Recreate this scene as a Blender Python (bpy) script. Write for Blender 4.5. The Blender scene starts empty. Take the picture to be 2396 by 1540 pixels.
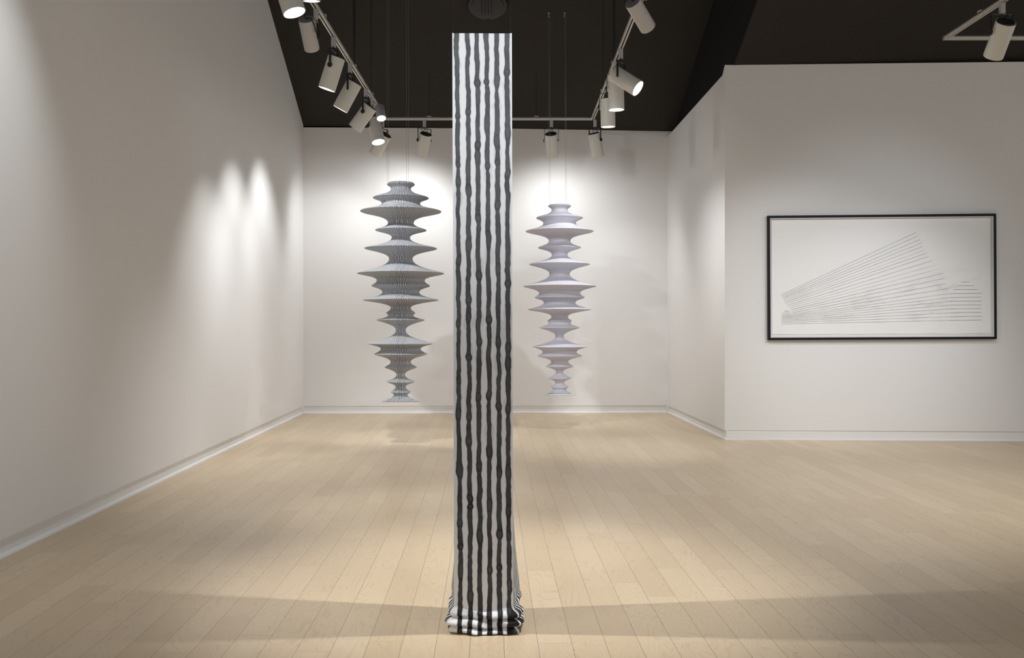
import bpy, math, random
import numpy as np
from mathutils import Vector, Matrix

# ------------------------------------------------------------------ camera, world, exposure
SC = bpy.context.scene
COL = SC.collection
H = 1.15                 # eye height of the camera (m)
F = 2300.0               # focal length in pixels of the 2396x1540 frame
CX, CY = 1198.0, 755.0   # principal point / horizon row
cam_data = bpy.data.cameras.new('camera')
cam_data.sensor_fit = 'HORIZONTAL'
cam_data.sensor_width = 36.0
cam_data.lens = 36.0 * F / 2396.0
cam_data.shift_y = -15.0 / 2396.0
cam_data.clip_start = 0.05
cam = bpy.data.objects.new('camera', cam_data)
cam.location = (0, 0, H)
cam.rotation_euler = (math.pi / 2, 0, 0)
COL.objects.link(cam)
SC.camera = cam

W = bpy.data.worlds.new('world')
W.use_nodes = True
W.node_tree.nodes['Background'].inputs[0].default_value = (1.0, 0.99, 0.98, 1)
W.node_tree.nodes['Background'].inputs[1].default_value = 0.645
SC.world = W
SC.view_settings.view_transform = 'Standard'
SC.view_settings.look = 'None'
SC.view_settings.exposure = 0.0
SC.view_settings.gamma = 1.0
SC.view_settings.use_curve_mapping = False
SC.cycles.use_denoising = True
SC.cycles.max_bounces = 6
SC.cycles.diffuse_bounces = 4
SC.cycles.sample_clamp_indirect = 6.0


def spot(loc, aim, watts, angle=46, blend=0.7, color=(0.975, 0.985, 1.0), size=0.05, name='spot_light'):
    d = bpy.data.lights.new(name, 'SPOT')
    d.energy = watts
    d.spot_size = math.radians(angle)
    d.spot_blend = blend
    d.shadow_soft_size = size
    d.color = color
    o = bpy.data.objects.new(name, d)
    o.location = loc
    o.rotation_euler = (Vector(aim) - Vector(loc)).to_track_quat('-Z', 'Y').to_euler()
    COL.objects.link(o)
    return o


# unseen spots without fixtures: some read off the light, others added fill (loc, aim, watts, cone, blend, soft size)
NEUTRAL, COOL, BLUISH = (1, 0.995, 0.985), (0.91, 0.955, 1.0), (0.78, 0.88, 1.0)
UNSEEN_SPOTS = [
    ((-0.60, 0.4, 3.45), (0.0, 3.7, 2.10), 185, 30, 1.0, 0.06, COOL),      # on the banner
    ((0.50, 0.4, 3.45), (-0.15, 3.7, 2.10), 185, 30, 1.0, 0.06, COOL),
    ((-1.48, 4.7, 3.50), (-2.47, 4.3, 1.5), 70, 80, 1.0, 0.05, COOL),   # near left wall
    ((-1.48, 3.74, 3.50), (0.05, 4.3, 0.0), 275, 50, 0.9, 0.02, NEUTRAL),  # across the banner from the left
    ((0.95, 3.74, 3.50), (0.05, 4.3, 0.0), 290, 50, 0.9, 0.02, NEUTRAL),   # across the banner from the right
    ((2.7, 5.3, 3.45), (3.45, 9.5, 1.62), 66, 42, 1.0, 0.025, BLUISH),        # on the drawing
    ((5.2, 5.6, 3.45), (3.55, 9.4, 1.6), 60, 42, 1.0, 0.025, BLUISH),
    ((-1.48, 7.0, 3.45), (-1.0, 9.25, 1.45), 270, 46, 0.8, 0.02, COOL),    # on the dark sculpture
    ((0.95, 7.0, 3.45), (0.5, 10.7, 1.5), 95, 40, 0.8, 0.02, COOL),       # on the pale sculpture
    ((3.64, 5.2, 3.48), (2.3, 7.2, 0.0), 340, 100, 1.0, 0.06, NEUTRAL),     # added fill for the right room floor
    ((-1.30, 6.9, 3.42), (2.0, 12.0, 1.8), 110, 50, 1.0, 0.05, NEUTRAL),  # added fill to lift the dim partition
    ((-1.48, 2.6, 3.50), (-0.9, 5.6, 0.0), 72, 80, 1.0, 0.06, NEUTRAL),    # added fill over the foreground floor
    ((0.95, 2.6, 3.50), (0.9, 4.6, 0.0), 38, 80, 1.0, 0.06, NEUTRAL),  # same added floor fill, right side
]
for loc, aim, w, ang, bl, ss, colr in UNSEEN_SPOTS:
    spot(loc, aim, w, ang, bl, color=colr, size=ss)

# power of each visible fixture
POWER = {'L1': 120, 'L2': 130, 'L3': 95, 'L4': 100, 'L5': 100, 'L6': 88, 'L7': 40, 'L8': 110, 'L9': 34,
         'B1': 66, 'B2': 52, 'B3': 36, 'R1': 115, 'R2': 100, 'R3': 65, 'R4': 110, 'Q1': 70}


def P(x, y, D):
    """the point seen at pixel (x, y) that lies D metres ahead of the camera"""
    return Vector(((x - CX) / F * D, D, H - (y - CY) / F * D))


# ------------------------------------------------------------------ helpers
def link_mesh(name, verts, faces, mat=None, parent=None, smooth=False, loc=None):
    me = bpy.data.meshes.new(name)
    base = Vector(loc) if loc is not None else (parent.location.copy() if parent is not None and parent.type == 'EMPTY' else Vector((0, 0, 0)))
    me.from_pydata([tuple(Vector(v) - base) for v in verts], [], faces)
    if smooth:
        me.polygons.foreach_set('use_smooth', [True] * len(me.polygons))
    me.update()
    o = bpy.data.objects.new(name, me)
    COL.objects.link(o)
    if mat is not None:
        me.materials.append(mat)
    if parent is not None:
        o.parent = parent
        if loc is not None:
            o.location = base - parent.location
    else:
        o.location = base
    return o


def thing(name, label, cat, loc, group=None):
    o = bpy.data.objects.new(name, None)
    o.empty_display_size = 0.05
    COL.objects.link(o)
    o.location = loc
    o['label'] = label
    o['category'] = cat
    if group:
        o['group'] = group
    return o


class MB:
    """collects shapes into ONE mesh (world coordinates)"""
    def __init__(s):
        s.v, s.f = [], []

    def add(s, v, f):
        n = len(s.v)
        s.v += [Vector(p) for p in v]
        s.f += [tuple(i + n for i in q) for q in f]
        return s

    def box(s, c, size, M=None):
        hx, hy, hz = [k / 2 for k in size]
        vs = [Vector((x, y, z)) for x in (-hx, hx) for y in (-hy, hy) for z in (-hz, hz)]
        if M is not None:
            vs = [M @ p for p in vs]
        c = Vector(c)
        return s.add([p + c for p in vs], [(0, 1, 3, 2), (4, 6, 7, 5), (0, 4, 5, 1), (2, 3, 7, 6), (0, 2, 6, 4), (1, 5, 7, 3)])

    def lathe(s, origin, axis, prof, n=32, caps=(True, True)):
        """prof: (distance along axis, radius)"""
        M = axis_frame(axis)
        o = Vector(origin)
        vs, fs = [], []
        for h, r in prof:
            for k in range(n):
                a = 2 * math.pi * k / n
                vs.append(o + M @ Vector((r * math.cos(a), r * math.sin(a), h)))
        for i in range(len(prof) - 1):
            for k in range(n):
                k2 = (k + 1) % n
                fs.append((i * n + k, i * n + k2, (i + 1) * n + k2, (i + 1) * n + k))
        if caps[0]:
            fs.append(tuple(reversed(range(n))))
        if caps[1]:
            fs.append(tuple(range((len(prof) - 1) * n, len(prof) * n)))
        return s.add(vs, fs)

    def tube(s, pts, r, n=8):
        pts = [Vector(p) for p in pts]
        vs, fs = [], []
        prev = None
        for i, p in enumerate(pts):
            t = (pts[min(i + 1, len(pts) - 1)] - pts[max(i - 1, 0)]).normalized()
            if prev is None:
                prev = t.orthogonal().normalized()
            prev = (prev - t * prev.dot(t)).normalized()
            b = t.cross(prev)
            for k in range(n):
                a = 2 * math.pi * k / n
                vs.append(p + (prev * math.cos(a) + b * math.sin(a)) * r)
        for i in range(len(pts) - 1):
            for k in range(n):
                k2 = (k + 1) % n
                fs.append((i * n + k, i * n + k2, (i + 1) * n + k2, (i + 1) * n + k))
        fs.append(tuple(reversed(range(n))))
        fs.append(tuple(range((len(pts) - 1) * n, len(pts) * n)))
        return s.add(vs, fs)

    def build(s, name, mat, parent=None, smooth=False, bevel=0):
        o = link_mesh(name, s.v, s.f, mat, parent, smooth)
        if smooth:
            o.data.set_sharp_from_angle(angle=math.radians(40))
        if bevel:
            m = o.modifiers.new('bevel', 'BEVEL')
            m.width = bevel
            m.segments = 2
            m.limit_method = 'ANGLE'
        return o


def axis_frame(a):
    z = Vector(a).normalized()
    x = z.orthogonal().normalized()
    return Matrix((x, z.cross(x), z)).transposed()


def smooth_path(pts, n=6):
    """Catmull-Rom through the points"""
    pts = [Vector(p) for p in pts]
    out = []
    for i in range(len(pts) - 1):
        p0, p1, p2, p3 = pts[max(i - 1, 0)], pts[i], pts[i + 1], pts[min(i + 2, len(pts) - 1)]
        for k in range(n):
            t = k / n
            out.append(0.5 * ((2 * p1) + (p2 - p0) * t + (2 * p0 - 5 * p1 + 4 * p2 - p3) * t * t + (3 * p1 - p0 - 3 * p2 + p3) * t ** 3))
    out.append(pts[-1])
    return out


# ------------------------------------------------------------------ materials
def new_mat(name):
    m = bpy.data.materials.new(name)
    m.use_nodes = True
    nt = m.node_tree
    return m, nt, nt.nodes['Principled BSDF']


class NB:
    """tiny node builder"""
    def __init__(s, nt):
        s.nt = nt

    def n(s, t, **kw):
        o = s.nt.nodes.new(t)
        for k, v in kw.items():
            setattr(o, k, v)
        return o

    def l(s, a, b):
        s.nt.links.new(a, b)

    def m(s, op, a, b=None, c=None, clamp=False):
        o = s.n('ShaderNodeMath', operation=op, use_clamp=clamp)
        for i, v in enumerate((a, b, c)):
            if v is None:
                continue
            if isinstance(v, (int, float)):
                o.inputs[i].default_value = v
            else:
                s.l(v, o.inputs[i])
        return o.outputs[0]

    def smooth(s, x, lo, hi, a=0.0, b=1.0):
        o = s.n('ShaderNodeMapRange', interpolation_type='SMOOTHSTEP')
        s.l(x, o.inputs[0])
        o.inputs[1].default_value, o.inputs[2].default_value = lo, hi
        o.inputs[3].default_value, o.inputs[4].default_value = a, b
        return o.outputs[0]

    def mix(s, f, a, b):
        o = s.n('ShaderNodeMix', data_type='RGBA')
        if isinstance(f, (int, float)):
            o.inputs[0].default_value = f
        else:
            s.l(f, o.inputs[0])
        for i, v in ((6, a), (7, b)):
            if isinstance(v, tuple):
                o.inputs[i].default_value = (*v, 1)
            else:
                s.l(v, o.inputs[i])
        return o.outputs[2]

    def noise(s, vec, scale, detail=2, rough=0.5, dist=0.0, dim='3D', w=None):
        o = s.n('ShaderNodeTexNoise', noise_dimensions=dim)
        if vec is not None:
            s.l(vec, o.inputs['Vector'])
        if w is not None:
            s.l(w, o.inputs['W'])
        o.inputs['Scale'].default_value = scale
        o.inputs['Detail'].default_value = detail
        o.inputs['Roughness'].default_value = rough
        o.inputs['Distortion'].default_value = dist
        return o.outputs[0]

    def xyz(s, x=0.0, y=0.0, z=0.0):
        o = s.n('ShaderNodeCombineXYZ')
        for i, v in enumerate((x, y, z)):
            if isinstance(v, (int, float)):
                o.inputs[i].default_value = v
            else:
                s.l(v, o.inputs[i])
        return o.outputs[0]


def plain(name, col, rough=0.6, metal=0.0, noise=0.03, scale=8.0, bump=0.0, bump_scale=200.0, spec=0.5):
    m, nt, b = new_mat(name)
    nb = NB(nt)
    tc = nb.n('ShaderNodeTexCoord').outputs['Object']
    f = nb.noise(tc, scale, 3)
    c1 = tuple(max(0, c * (1 - noise)) for c in col)
    c2 = tuple(min(1, c * (1 + noise)) for c in col)
    nb.l(nb.mix(f, c1, c2), b.inputs['Base Color'])
    b.inputs['Roughness'].default_value = rough
    b.inputs['Metallic'].default_value = metal
    b.inputs['Specular IOR Level'].default_value = spec
    if bump:
        bn = nb.n('ShaderNodeBump')
        bn.inputs['Strength'].default_value = bump
        bn.inputs['Distance'].default_value = 0.002
        nb.l(nb.noise(tc, bump_scale, 2), bn.inputs['Height'])
        nb.l(bn.outputs[0], b.inputs['Normal'])
    return m


M_WALL = plain('white_wall_paint', (0.80, 0.79, 0.78), 0.85, noise=0.012, scale=2.0, bump=0.12, bump_scale=180, spec=0.2)
M_TRIM = plain('white_trim_paint', (0.80, 0.795, 0.78), 0.5, noise=0.02, scale=5)
M_CEIL = plain('black_ceiling_paint', (0.033, 0.029, 0.0255), 0.8, noise=0.10, scale=1.5, spec=0.15)
M_DARKWALL = plain('black_upper_wall_paint', (0.016, 0.016, 0.017), 0.85, noise=0.1, scale=2, spec=0.1)
M_FITTING = plain('dark_fitting_paint', (0.013, 0.012, 0.0115), 0.55, noise=0.05)
M_SLOT = plain('black_slot', (0.004, 0.004, 0.004), 0.8)
M_CAN = plain('off_white_enamel', (0.66, 0.65, 0.60), 0.45, noise=0.03, scale=14)
M_CANB = plain('pale_grey_enamel', (0.50, 0.49, 0.49), 0.45, noise=0.03, scale=14)
M_SMALL = plain('grey_aluminium', (0.42, 0.41, 0.44), 0.4, 0.1, noise=0.03)
M_CAP = plain('black_metal_cap', (0.010, 0.010, 0.010), 0.55)
M_CAPG = plain('grey_metal_cap', (0.20, 0.20, 0.21), 0.5)
M_YOKE = plain('black_steel', (0.008, 0.008, 0.009), 0.4)
M_ADAPT = plain('grey_white_plastic', (0.46, 0.45, 0.45), 0.5)
M_RAIL = plain('white_rail_enamel', (0.62, 0.60, 0.56), 0.4)
M_RUBBER = plain('black_rubber', (0.006, 0.006, 0.006), 0.5)
M_WIRE = plain('fine_steel_wire', (0.30, 0.29, 0.28), 0.45, 0.6)
M_BLACKFRAME = plain('black_lacquered_wood', (0.007, 0.0075, 0.009), 0.5, noise=0.1, spec=0.2)
M_BACKING = plain('white_backing_board', (0.74, 0.73, 0.71), 0.8)
M_GRAPHITE = plain('graphite_line', (0.30, 0.30, 0.31), 0.8, noise=0.4, scale=40)
M_STEEL = plain('bright_zinc', (0.55, 0.53, 0.48), 0.35, 0.8)


def lens_mat(name, strength):
    m, nt, b = new_mat(name)
    nb = NB(nt)
    tc = nb.n('ShaderNodeTexCoord').outputs['Object']
    b.inputs['Base Color'].default_value = (0.9, 0.9, 0.9, 1)
    nb.l(nb.mix(nb.noise(tc, 30, 1), (1, 0.97, 0.93), (1, 0.99, 0.97)), b.inputs['Emission Color'])
    b.inputs['Emission Strength'].default_value = strength
    return m


M_LENS = lens_mat('lit_lamp_face', 6.0)


def floor_mat():
    m, nt, b = new_mat('maple_plank_floor')
    nb = NB(nt)
    geo = nb.n('ShaderNodeTexCoord').outputs['Object']
    mp = nb.n('ShaderNodeMapping')
    nb.l(geo, mp.inputs[0])
    mp.inputs['Rotation'].default_value = (0, 0, math.radians(PLANK_ROT))
    sp = nb.n('ShaderNodeSeparateXYZ')
    nb.l(mp.outputs[0], sp.inputs[0])
    x, y = sp.outputs[0], sp.outputs[1]
    u = nb.m('DIVIDE', nb.m('ADD', x, PLANK_PHASE), PLANK_W)
    row = nb.m('FLOOR', u)
    fu = nb.m('FRACT', u)
    wn = nb.n('ShaderNodeTexWhiteNoise', noise_dimensions='1D')
    nb.l(row, wn.inputs['W'])
    v = nb.m('ADD', nb.m('DIVIDE', y, PLANK_L), wn.outputs['Value'])
    colv = nb.m('FLOOR', v)
    fv = nb.m('FRACT', v)
    wn2 = nb.n('ShaderNodeTexWhiteNoise', noise_dimensions='2D')
    nb.l(nb.xyz(row, colv), wn2.inputs['Vector'])
    rnd = wn2.outputs['Value']
    # gaps between the boards
    du = nb.m('MULTIPLY', nb.m('MINIMUM', fu, nb.m('SUBTRACT', 1.0, fu)), PLANK_W)
    dv = nb.m('MULTIPLY', nb.m('MINIMUM', fv, nb.m('SUBTRACT', 1.0, fv)), PLANK_L)
    gu = nb.smooth(du, 0.0003, 0.0013, 1, 0)
    gv = nb.smooth(dv, 0.0003, 0.0014, 0.75, 0)
    gap = nb.m('MAXIMUM', gu, gv)
    # grain: contour lines of a stretched noise field, shifted per board
    vec = nb.xyz(nb.m('ADD', nb.m('MULTIPLY', x, 6.5), nb.m('MULTIPLY', rnd, 37.0)), nb.m('ADD', nb.m('MULTIPLY', y, 1.15), nb.m('MULTIPLY', rnd, 91.0)), rnd)
    field = nb.noise(vec, 1.0, 3, 0.42, 0.5)
    rings = nb.m('SINE', nb.m('MULTIPLY', field, 170.0))
    amp = nb.smooth(nb.noise(vec, 2.3, 2), 0.35, 0.65, 0.25, 1.0)
    grain = nb.m('MULTIPLY', nb.smooth(rings, 0.2, 1.0, 0, 1), amp)
    vec2 = nb.xyz(nb.m('MULTIPLY', x, 85.0), nb.m('MULTIPLY', y, 26.0), rnd)
    fleck = nb.smooth(nb.noise(vec2, 1.0, 2, 0.5), 0.68, 0.76)
    broad = nb.noise(geo, 0.9, 2)
    c = nb.mix(rnd, (0.600, 0.467, 0.308), (0.665, 0.530, 0.362))
    c = nb.mix(nb.m('MULTIPLY', grain, 0.27), c, (0.40, 0.285, 0.175))
    c = nb.mix(nb.m('MULTIPLY', fleck, 0.45), c, (0.30, 0.20, 0.12))
    c = nb.mix(nb.m('MULTIPLY', broad, 0.10), c, (0.50, 0.39, 0.27))
    c = nb.mix(nb.m('MULTIPLY', gap, 0.80), c, (0.13, 0.09, 0.06))
    nb.l(c, b.inputs['Base Color'])
    nb.l(nb.m('ADD', 0.30, nb.m('MULTIPLY', broad, 0.08)), b.inputs['Roughness'])
    b.inputs['Specular IOR Level'].default_value = 0.45
    bn = nb.n('ShaderNodeBump')
    bn.inputs['Strength'].default_value = 0.25
    bn.inputs['Distance'].default_value = 0.0006
    nb.l(nb.m('SUBTRACT', nb.m('MULTIPLY', grain, 0.12), gap), bn.inputs['Height'])
    nb.l(bn.outputs[0], b.inputs['Normal'])
    return m


def stripe_mat(name, period, duty, light, dark, strength=1.0, r0=0.035):
    """constant-width stripes that fork where the body widens (drawn along its contour)"""
    m, nt, b = new_mat(name)
    nb = NB(nt)
    tc = nb.n('ShaderNodeTexCoord').outputs['Object']
    sp = nb.n('ShaderNodeSeparateXYZ')
    nb.l(tc, sp.inputs[0])
    x, y, z = sp.outputs
    th = nb.m('ARCTAN2', y, x)
    r = nb.m('MAXIMUM', nb.m('SQRT', nb.m('ADD', nb.m('MULTIPLY', x, x), nb.m('MULTIPLY', y, y))), 0.005)
    q = 1.32
    k = nb.m('DIVIDE', nb.m('LOGARITHM', nb.m('DIVIDE', r, r0), math.e), math.log(q))
    k0 = nb.m('FLOOR', k)
    t = nb.smooth(nb.m('SUBTRACT', k, k0), 0.15, 0.85)
    N0 = 2 * math.pi * r0 / period * q ** 0.5
    wob = nb.m('MULTIPLY', nb.m('SUBTRACT', nb.noise(tc, 9.0, 2), 0.5), 0.022)
    thw = nb.m('ADD', th, wob)

    def wave(kk):
        n_ = nb.m('ROUND', nb.m('MULTIPLY', N0, nb.m('POWER', q, kk)))
        return nb.m('COSINE', nb.m('MULTIPLY', thw, n_))
    w0, w1 = wave(k0), wave(nb.m('ADD', k0, 1.0))
    w = nb.m('ADD', nb.m('MULTIPLY', w0, nb.m('SUBTRACT', 1.0, t)), nb.m('MULTIPLY', w1, t))
    th_ = math.cos(math.pi * duty)
    s = nb.smooth(w, th_ - 0.22, th_ + 0.22, 0, strength)
    c = nb.mix(s, light, dark)
    nb.l(c, b.inputs['Base Color'])
    b.inputs['Roughness'].default_value = 0.7
    b.inputs['Specular IOR Level'].default_value = 0.25
    return m


def fabric_mat():
    m, nt, b = new_mat('ink_striped_cotton')
    nb = NB(nt)
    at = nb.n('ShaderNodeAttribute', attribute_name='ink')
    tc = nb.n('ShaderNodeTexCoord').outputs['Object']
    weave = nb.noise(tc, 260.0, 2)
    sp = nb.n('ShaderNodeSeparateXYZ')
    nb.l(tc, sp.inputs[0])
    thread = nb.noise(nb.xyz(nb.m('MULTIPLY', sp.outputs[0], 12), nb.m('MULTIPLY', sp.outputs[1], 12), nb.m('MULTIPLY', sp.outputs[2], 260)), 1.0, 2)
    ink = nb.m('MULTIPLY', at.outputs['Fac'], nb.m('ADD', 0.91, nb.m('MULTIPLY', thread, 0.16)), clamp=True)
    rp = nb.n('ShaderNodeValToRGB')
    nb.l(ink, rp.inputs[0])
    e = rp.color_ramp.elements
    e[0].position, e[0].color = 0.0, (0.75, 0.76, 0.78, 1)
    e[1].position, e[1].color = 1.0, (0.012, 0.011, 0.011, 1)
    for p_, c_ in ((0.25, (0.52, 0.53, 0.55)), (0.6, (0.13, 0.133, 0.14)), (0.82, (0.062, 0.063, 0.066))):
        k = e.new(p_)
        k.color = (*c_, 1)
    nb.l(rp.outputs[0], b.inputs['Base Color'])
    b.inputs['Roughness'].default_value = 0.85
    b.inputs['Specular IOR Level'].default_value = 0.15
    b.inputs['Sheen Weight'].default_value = 0.05
    bn = nb.n('ShaderNodeBump')
    bn.inputs['Strength'].default_value = 0.15
    bn.inputs['Distance'].default_value = 0.001
    nb.l(weave, bn.inputs['Height'])
    nb.l(bn.outputs[0], b.inputs['Normal'])
    return m


def paper_mat(z_lo, z_hi):
    m, nt, b = new_mat('drawing_paper')
    nb = NB(nt)
    tc = nb.n('ShaderNodeTexCoord').outputs['Object']
    sp = nb.n('ShaderNodeSeparateXYZ')
    nb.l(tc, sp.inputs[0])
    x, y, z = sp.outputs
    smear = nb.noise(nb.xyz(nb.m('MULTIPLY', x, 3.0), 0.0, nb.m('MULTIPLY', z, 7.0)), 1.0, 5, 0.65)
    s = nb.smooth(smear, 0.46, 0.78)
    band = nb.m('MULTIPLY', nb.smooth(z, -0.47, -0.36), nb.smooth(nb.m('SUBTRACT', z, nb.m('MULTIPLY', x, 0.22)), -0.24, -0.02, 1, 0))
    side = nb.m('MULTIPLY', nb.smooth(x, -1.02, -0.85), nb.smooth(x, 0.85, 1.0, 1, 0))
    f = nb.m('MULTIPLY', nb.m('MULTIPLY', s, band), side)
    dots = nb.smooth(nb.noise(tc, 45.0, 1), 0.80, 0.84)
    c = nb.mix(nb.m('MULTIPLY', f, 0.55), (0.87, 0.865, 0.855), (0.40, 0.40, 0.41))
    c = nb.mix(nb.m('MULTIPLY', dots, 0.3), c, (0.3, 0.3, 0.3))
    nb.l(c, b.inputs['Base Color'])
    b.inputs['Roughness'].default_value = 0.9
    b.inputs['Specular IOR Level'].default_value = 0.15
    return m


# ------------------------------------------------------------------ the room
BL = P(709.5, 968, H * F / 213)              # back wall, left foot
BR = P(1561.5, 966, H * F / 211)             # back wall, right foot
PC = P(1696, 1029.5, H * F / 274.5)          # outer corner of the partition
WR = P(2396, 1033, H * F / 278)              # drawing wall at the frame's edge
LW = P(0, 1310, H * F / 555)                 # left wall at the frame's edge
for p_ in (BL, BR, PC, WR, LW):
    p_.z = 0
WRX = PC + (WR - PC) * (7.0 / (WR - PC).length)      # drawing wall carried on to the right
LWX = BL + (LW - BL) * (13.6 / (LW - BL).length)     # left wall carried on past the camera
Z_BACK = H + (CY - 300.5) / F * 12.48
SLOPE = 0.472
Y_BACK = 12.48
Y_RIDGE = 8.0


def ceil_z(y):
    return Z_BACK + SLOPE * (Y_BACK - max(y, Y_RIDGE))


Z_TOP = ceil_z(0)
Z_W2 = H + (CY - 152) / F * PC.y
Y_RIDGE2 = PC.y - (Z_TOP - Z_W2) / SLOPE


def ceil2_z(y):
    return min(Z_TOP, Z_W2 + SLOPE * (PC.y - y))


# floor boards: direction and phase read off one seam
PLANK_W, PLANK_L = 0.1215, 1.03
PLANK_ROT = -math.degrees(math.atan2(CX - 1146.5, F))
_D = H * F / (1200 - CY)
_s = P(1212.9, 1200, _D)
_a = math.radians(PLANK_ROT)
PLANK_PHASE = -(_s.x * math.cos(_a) - _s.y * math.sin(_a))


def structure(o):
    o['kind'] = 'structure'
    return o


def prism(name, a, b, top, thick, mat, z0=0.0):
    """wall slab: visible face from a to b; top = [(t, z)...]; thick > 0 goes to the left of a->b"""
    a, b = Vector(a), Vector(b)
    d = (b - a).normalized()
    n = Vector((-d.y, d.x, 0)) * thick
    ring = [a + Vector((0, 0, z0)), b + Vector((0, 0, z0))]
    ring += [a + (b - a) * t + Vector((0, 0, z)) for t, z in reversed(top)]
    k = len(ring)
    vs = ring + [p_ + n for p_ in ring]
    fs = [tuple(range(k)), tuple(range(2 * k - 1, k - 1, -1))]
    fs += [(i, i + k, (i + 1) % k + k, (i + 1) % k) for i in range(k)]
    return structure(link_mesh(name, vs, fs, mat))


Z0 = 0.094          # foot of the wall boards, above a set-back baseboard
mb = MB().box((3.5, 5.4, -0.05), (17, 17.2, 0.1))
structure(mb.build('floor', floor_mat()))

# left wall follows the sloping ceiling
L_ = (LWX - BL).length
def t_at(a, b, y):
    return (y - a.y) / (b.y - a.y)
prism('wall_left', BL, LWX, [(0, ceil_z(BL.y)), (t_at(BL, LWX, Y_RIDGE), Z_TOP), (1, Z_TOP)], -0.15, M_WALL, Z0)
d_ = (BR - BL).normalized()
prism('wall_back', BL - d_ * 0.15, BR + d_ * 0.5, [(0, Z_BACK), (1, Z_BACK)], 0.15, M_WALL, Z0)
# partition on the right, its top a little under the ceiling line and stepped up at the end
PT = 0.085
k1 = 0.965
prism('wall_right', BR, PC, [(0, 3.52), (k1, 3.598), (1, Z_W2)], PT, M_WALL, Z0)
nP = Vector((-(PC - BR).normalized().y, (PC - BR).normalized().x, 0))   # towards +x
C2 = PC + nP * PT
prism('wall_front', C2, WRX, [(0, Z_W2), (1, Z_W2)], 0.12, M_WALL, Z0)
# black upper wall between the two ceilings
u0 = BR + nP * PT + (BR - PC).normalized() * (-0.02)
u1 = PC + nP * PT
u2 = u1 + (PC - BR) * ((u1.y + 1.0) / (BR.y - PC.y))
ring = []
dirU = (u1 - u0)
def upt(y, z):
    t = (y - u0.y) / dirU.y
    p_ = u0 + dirU * t
    return Vector((p_.x, p_.y, z))
prof = [(u0.y, 0.3), (u1.y, 0.3), (u1.y, ceil2_z(u1.y)), (Y_RIDGE2, Z_TOP), (Y_RIDGE, Z_TOP), (u0.y, ceil_z(u0.y))]
ring = [upt(y, z) for y, z in prof]
kk = len(ring)
vs = ring + [p_ + nP * 0.10 for p_ in ring]
fs = [tuple(range(kk)), tuple(range(2 * kk - 1, kk - 1, -1))] + [(i, i + kk, (i + 1) % kk + kk, (i + 1) % kk) for i in range(kk)]
structure(link_mesh('wall_upper', vs, fs, M_DARKWALL))


def sloped(name, pts, mat, th=0.08):
    vs = [Vector(p_) for p_ in pts] + [Vector(p_) + Vector((0, 0, th)) for p_ in pts]
    k = len(pts)
    fs = [tuple(reversed(range(k))), tuple(range(k, 2 * k))] + [(i, (i + 1) % k, (i + 1) % k + k, i + k) for i in range(k)]
    return structure(link_mesh(name, vs, fs, mat))


xl = lambda y: BL.x + (LWX.x - BL.x) * t_at(BL, LWX, y) - 0.15
xr = lambda y: upt(y, 0).x + 0.04
yb = Y_BACK + 0.15
sl = MB()
A = [(xl(yb), yb, ceil_z(yb)), (xr(yb), yb, ceil_z(yb)), (xr(Y_RIDGE), Y_RIDGE, Z_TOP), (xl(Y_RIDGE), Y_RIDGE, Z_TOP)]
sloped('ceiling', A, M_CEIL)
sloped('ceiling_flat', [(xl(Y_RIDGE), Y_RIDGE, Z_TOP), (xr(Y_RIDGE), Y_RIDGE, Z_TOP), (xr(Y_RIDGE), -1.0, Z_TOP), (xl(-1.0), -1.0, Z_TOP)], M_CEIL)
XR = 8.9
y2 = PC.y + 0.12
sloped('ceiling_right', [(xr(y2) - 0.03, y2, ceil2_z(y2)), (XR, y2, ceil2_z(y2)), (XR, Y_RIDGE2, Z_TOP), (xr(Y_RIDGE2) - 0.03, Y_RIDGE2, Z_TOP)], M_CEIL)
sloped('ceiling_right_flat', [(xr(Y_RIDGE) + 0.0, Y_RIDGE2, Z_TOP), (XR, Y_RIDGE2, Z_TOP), (XR, -1.0, Z_TOP), (xr(Y_RIDGE), -1.0, Z_TOP)], M_CEIL)


def baseboard(name, a, b, out, ext=(0.0, 0.0)):
    """set-back board with a rounded shoe strip; out = unit vector into the room"""
    a, b = Vector(a), Vector(b)
    d = (b - a).normalized()
    a, b = a - d * ext[0], b + d * ext[1]
    out = Vector(out).normalized()
    sec = [(-0.03, 0.0), (0.004, 0.0), (0.004, 0.006), (0.002, 0.012), (-0.003, 0.017), (-0.010, 0.020), (-0.013, 0.021), (-0.013, 0.0935), (-0.03, 0.0935)]
    k = len(sec)
    vs = [p_ + out * o_ + Vector((0, 0, z)) for p_ in (a, b) for o_, z in sec]
    fs = [tuple(range(k)), tuple(range(2 * k - 1, k - 1, -1))] + [(i, i + k, (i + 1) % k + k, (i + 1) % k) for i in range(k)]
    return structure(link_mesh(name, vs, fs, M_TRIM))


dl = (LWX - BL).normalized()
baseboard('baseboard_left', BL, LWX, (-dl.y, dl.x, 0))
baseboard('baseboard_back', BL, BR, (d_.y, -d_.x, 0), (-0.006, -0.006))
baseboard('baseboard_right', BR, PC, -nP, (-0.006, 0.0))
dw = (WRX - PC).normalized()
baseboard('baseboard_front', PC, WRX, (dw.y, -dw.x, 0), (-0.002, 0))

# ------------------------------------------------------------------ lighting tracks
ZT = H + 2.39       # middle of the rails
XL, XRR, YT = -1.483, 0.945, 11.52


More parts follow.
